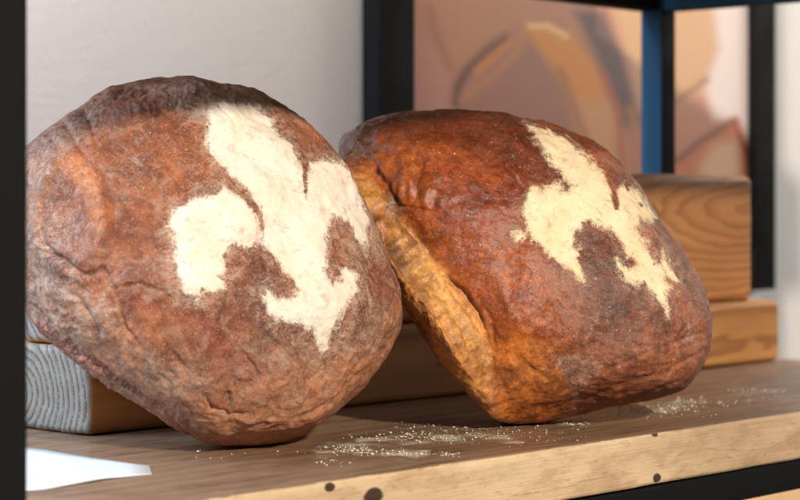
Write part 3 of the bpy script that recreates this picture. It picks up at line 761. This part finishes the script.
gm = Mat('flour_grains'); grain_mat = gm.out((0.80, 0.70, 0.55), 0.9)
gc = shelf_pt(480, 440)
grains = mesh_obj('flour', np.array(gv)-gc, np.array(gf), grain_mat, None, True, gc)
tag(grains, 'scattered pale flour crumbs on the shelf in front of the loaves', 'flour', kind='stuff')

# ------------------------------------------------------------------ framed poster
PV = 0.702
poster = bpy.data.objects.new('framed_poster', None); col.objects.link(poster)
PB = 0.05; PT = 0.80
poster.location = Vector([float(c) for c in P(1.3375, PV+0.02, PB)])
tag(poster, 'black framed poster of bread rolls hanging on the pale wall behind the shelf', 'poster')
fr = []
def framebar(u0, u1, z0, z1):
    return rbox('frame_bar', u0, u1, PV, PV+0.028, z0, z1, 0.0015, black, poster)
framebar(0.898, 0.962, PB, PT); framebar(1.719, 1.777, PB, PT)
framebar(0.9625, 1.7185, PB, PB+0.06); framebar(0.9625, 1.7185, PT-0.06, PT)
nu, nz_ = 420, 340
uu = np.linspace(0.9628, 1.7182, nu); zz = np.linspace(PB+0.0605, PT-0.0605, nz_)
UU, ZZ = np.meshgrid(uu, zz, indexing='ij'); UU = UU.ravel(); ZZ = ZZ.ravel()
W = O[None]+U[None]*UU[:, None]+V[None]*(PV+0.012)+np.array([0, 0, 1.0])[None]*ZZ[:, None]
pp = px_of(W)
SOFT = 1.25
c = paint(pp, srgb(196, 150, 128), [
    ([(380, -120), (560, -120), (540, 20), (480, 60), (450, 75), (430, 40), (380, 60)], srgb(196, 152, 126), 10, 0.9),
    ([(405, 30), (430, 40), (450, 72), (455, 130), (405, 140)], srgb(200, 158, 144), 8, 0.9),
    ([(520, 25), (560, 22), (600, 60), (620, 120), (625, 190), (450, 190), (458, 100), (490, 60)], srgb(174, 132, 114), 7, 1.0),
    ([(524, 30), (545, 22), (572, 32), (598, 66), (616, 120), (618, 175), (598, 175), (578, 130), (560, 80), (540, 50)], srgb(222, 160, 104), 6, 0.95),
    ([(575, 100), (616, 100), (618, 175), (585, 170)], srgb(214, 176, 150), 12, 0.6),
    ([(575, 12), (604, 10), (622, 50), (645, 130), (640, 150), (622, 125), (605, 75)], srgb(104, 80, 76), 7, 0.95),
    ([(612, 5), (720, 0), (716, 60), (700, 95), (660, 110), (640, 110), (628, 60)], srgb(210, 174, 142), 7, 0.95),
    ([(625, 130), (720, 100), (712, 170), (690, 200), (620, 200)], srgb(194, 144, 122), 9, 0.9),
    ([(703, -100), (800, -100), (800, 220), (745, 190), (738, 122), (713, 118), (704, 88), (718, 50)], srgb(232, 218, 212), 6, 1.0),
    ([(676, 165), (700, 140), (735, 118), (750, 150), (760, 240), (676, 240)], srgb(200, 132, 98), 5, 0.95),
    ([(700, 165), (715, 145), (735, 140), (742, 170), (740, 240), (700, 240)], srgb(228, 196, 168), 8, 0.8),
    ([(380, 240), (800, 240), (800, 400), (380, 400)], srgb(180, 130, 100), 20, 0.9)])
c = paint_lines(pp, c, [([(506, 38), (486, 52), (468, 70), (458, 86), (456, 104)], srgb(112, 70, 58), 6, 0.85), ([(512, 40), (490, 60), (478, 70)], srgb(214, 152, 104), 5, 0.8),
                        ([(525, 25), (518, 50), (500, 70), (462, 100)], srgb(206, 152, 116), 5, 0.6), ([(530, 26), (548, 26), (566, 36)], srgb(246, 214, 172), 3.5, 0.85),
                        ([(430, 10), (438, 40), (450, 68)], srgb(170, 122, 108), 5, 0.6), ([(560, 70), (575, 110), (590, 150)], srgb(150, 112, 96), 5, 0.5),
                        ([(600, 70), (618, 110), (622, 160)], srgb(196, 118, 84), 3, 0.8), ([(672, 104), (690, 92), (706, 80)], srgb(160, 116, 96), 4, 0.7),
                        ([(678, 160), (700, 142), (735, 120)], srgb(124, 78, 64), 4, 0.8), ([(735, 124), (748, 155), (756, 200)], srgb(170, 86, 60), 3.5, 0.9),
                        ([(630, 110), (636, 130)], srgb(200, 150, 110), 6, 0.6)])
idx = np.arange(nu*nz_).reshape(nu, nz_)
q = np.stack([idx[:-1, :-1], idx[1:, :-1], idx[1:, 1:], idx[:-1, 1:]], -1).reshape(-1, 4)
ppm = Mat('poster_print'); pcn = ppm.attr('tone', 'Color'); gr = ppm.noise(ppm.coord(), 300, 3)
pr_mat = ppm.out(ppm.mix(0.04, pcn, gr), 0.45, None, 0.4)
pl_loc = np.array(poster.location)
pr = mesh_obj('poster_print', W-pl_loc, q, pr_mat, poster, True, (0, 0, 0))
g_ = c.mean(1, keepdims=True); c = np.clip(g_+(c-g_)*1.3, 0.01, 1)**1.12*0.92
cattr(pr, 'tone', c)

# ------------------------------------------------------------------ wall
wm = Mat('painted_wall'); wn = wm.noise(wm.coord(), 3, 4); wn2 = wm.noise(wm.coord(), 160, 3)
wall_mat = wm.out(wm.mix(wn, srgb(226, 222, 216), srgb(232, 228, 224)), 0.8, wm.bump(wn2, 0.001, 0.3))
wall = rbox('wall', -2.4, 4.5, PV+0.034, PV+0.13, -1.2, 1.6, 0.002, wall_mat, None, (8, 1, 6))
tag(wall, 'plain pale greige wall behind the shelf', 'wall', kind='structure')

# ------------------------------------------------------------------ lights
def look(o, target):
    d = Vector(target)-o.location; o.rotation_euler = d.to_track_quat('-Z', 'Y').to_euler()
def light(name, typ, loc, target, energy, color, **kw):
    l = bpy.data.lights.new(name, typ); l.energy = energy; l.color = color
    for k, v in kw.items(): setattr(l, k, v)
    o = bpy.data.objects.new(name, l); col.objects.link(o); o.location = loc; look(o, target); return o
Cn = Vector((0.02, 1.62, 0.12))
Ldir = Vector((0.38, -0.85, 0.37)).normalized()
def PV3(u, v, z): return Vector([float(x) for x in P(u, v, z)])
light('key_spot', 'SPOT', Cn+Ldir*2.6, Cn, 370, (1.0, 0.90, 0.77), spot_size=math.radians(60), spot_blend=0.5, shadow_soft_size=0.055)
light('side_window', 'AREA', Cn+Vector((-1.3, -1.25, 0.5)), Cn, 5.5, (0.72, 0.85, 1.0), shape='RECTANGLE', size=0.9, size_y=1.0)
light('back_window', 'AREA', PV3(-0.12, 0.70, 0.70), PV3(0.2, 0.2, 0.2), 48, (0.52, 0.72, 1.0), shape='RECTANGLE', size=1.1, size_y=0.6)
light('wall_fill', 'AREA', PV3(1.2, 0.54, 1.9), PV3(1.2, 0.74, 0.2), 92, (1.0, 0.96, 0.90), shape='RECTANGLE', size=3.4, size_y=0.15)  # unseen strip lamp added to brighten the wall
light('right_fill', 'AREA', PV3(3.2, -0.2, 0.9), PV3(1.7, 0.7, 0.2), 16, (1.0, 0.92, 0.84), shape='RECTANGLE', size=1.0, size_y=1.0)  # added fill lamp out of view, lifts the wall from the right

w = bpy.data.worlds.new("World"); scn.world = w; w.use_nodes = True
bg = w.node_tree.nodes['Background']; bg.inputs[0].default_value = (0.74, 0.72, 0.71, 1); bg.inputs[1].default_value = 0.20

# ------------------------------------------------------------------ camera
cam = bpy.data.cameras.new('camera'); co = bpy.data.objects.new('camera', cam); col.objects.link(co)
co.location = (0, 0, CH); co.rotation_euler = (math.radians(90), 0, 0)
cam.sensor_width = 36; cam.lens = 36*F/800; cam.shift_y = -(250-HY)/800
cam.clip_start = 0.05; cam.clip_end = 50
cam.dof.use_dof = True; cam.dof.focus_distance = 1.53; cam.dof.aperture_fstop = 7.5
scn.camera = co
scn.cycles.max_bounces = 6; scn.cycles.diffuse_bounces = 3; scn.cycles.glossy_bounces = 3
scn.view_settings.view_transform = 'Standard'; scn.view_settings.look = 'None'
scn.view_settings.exposure = 0; scn.view_settings.gamma = 1
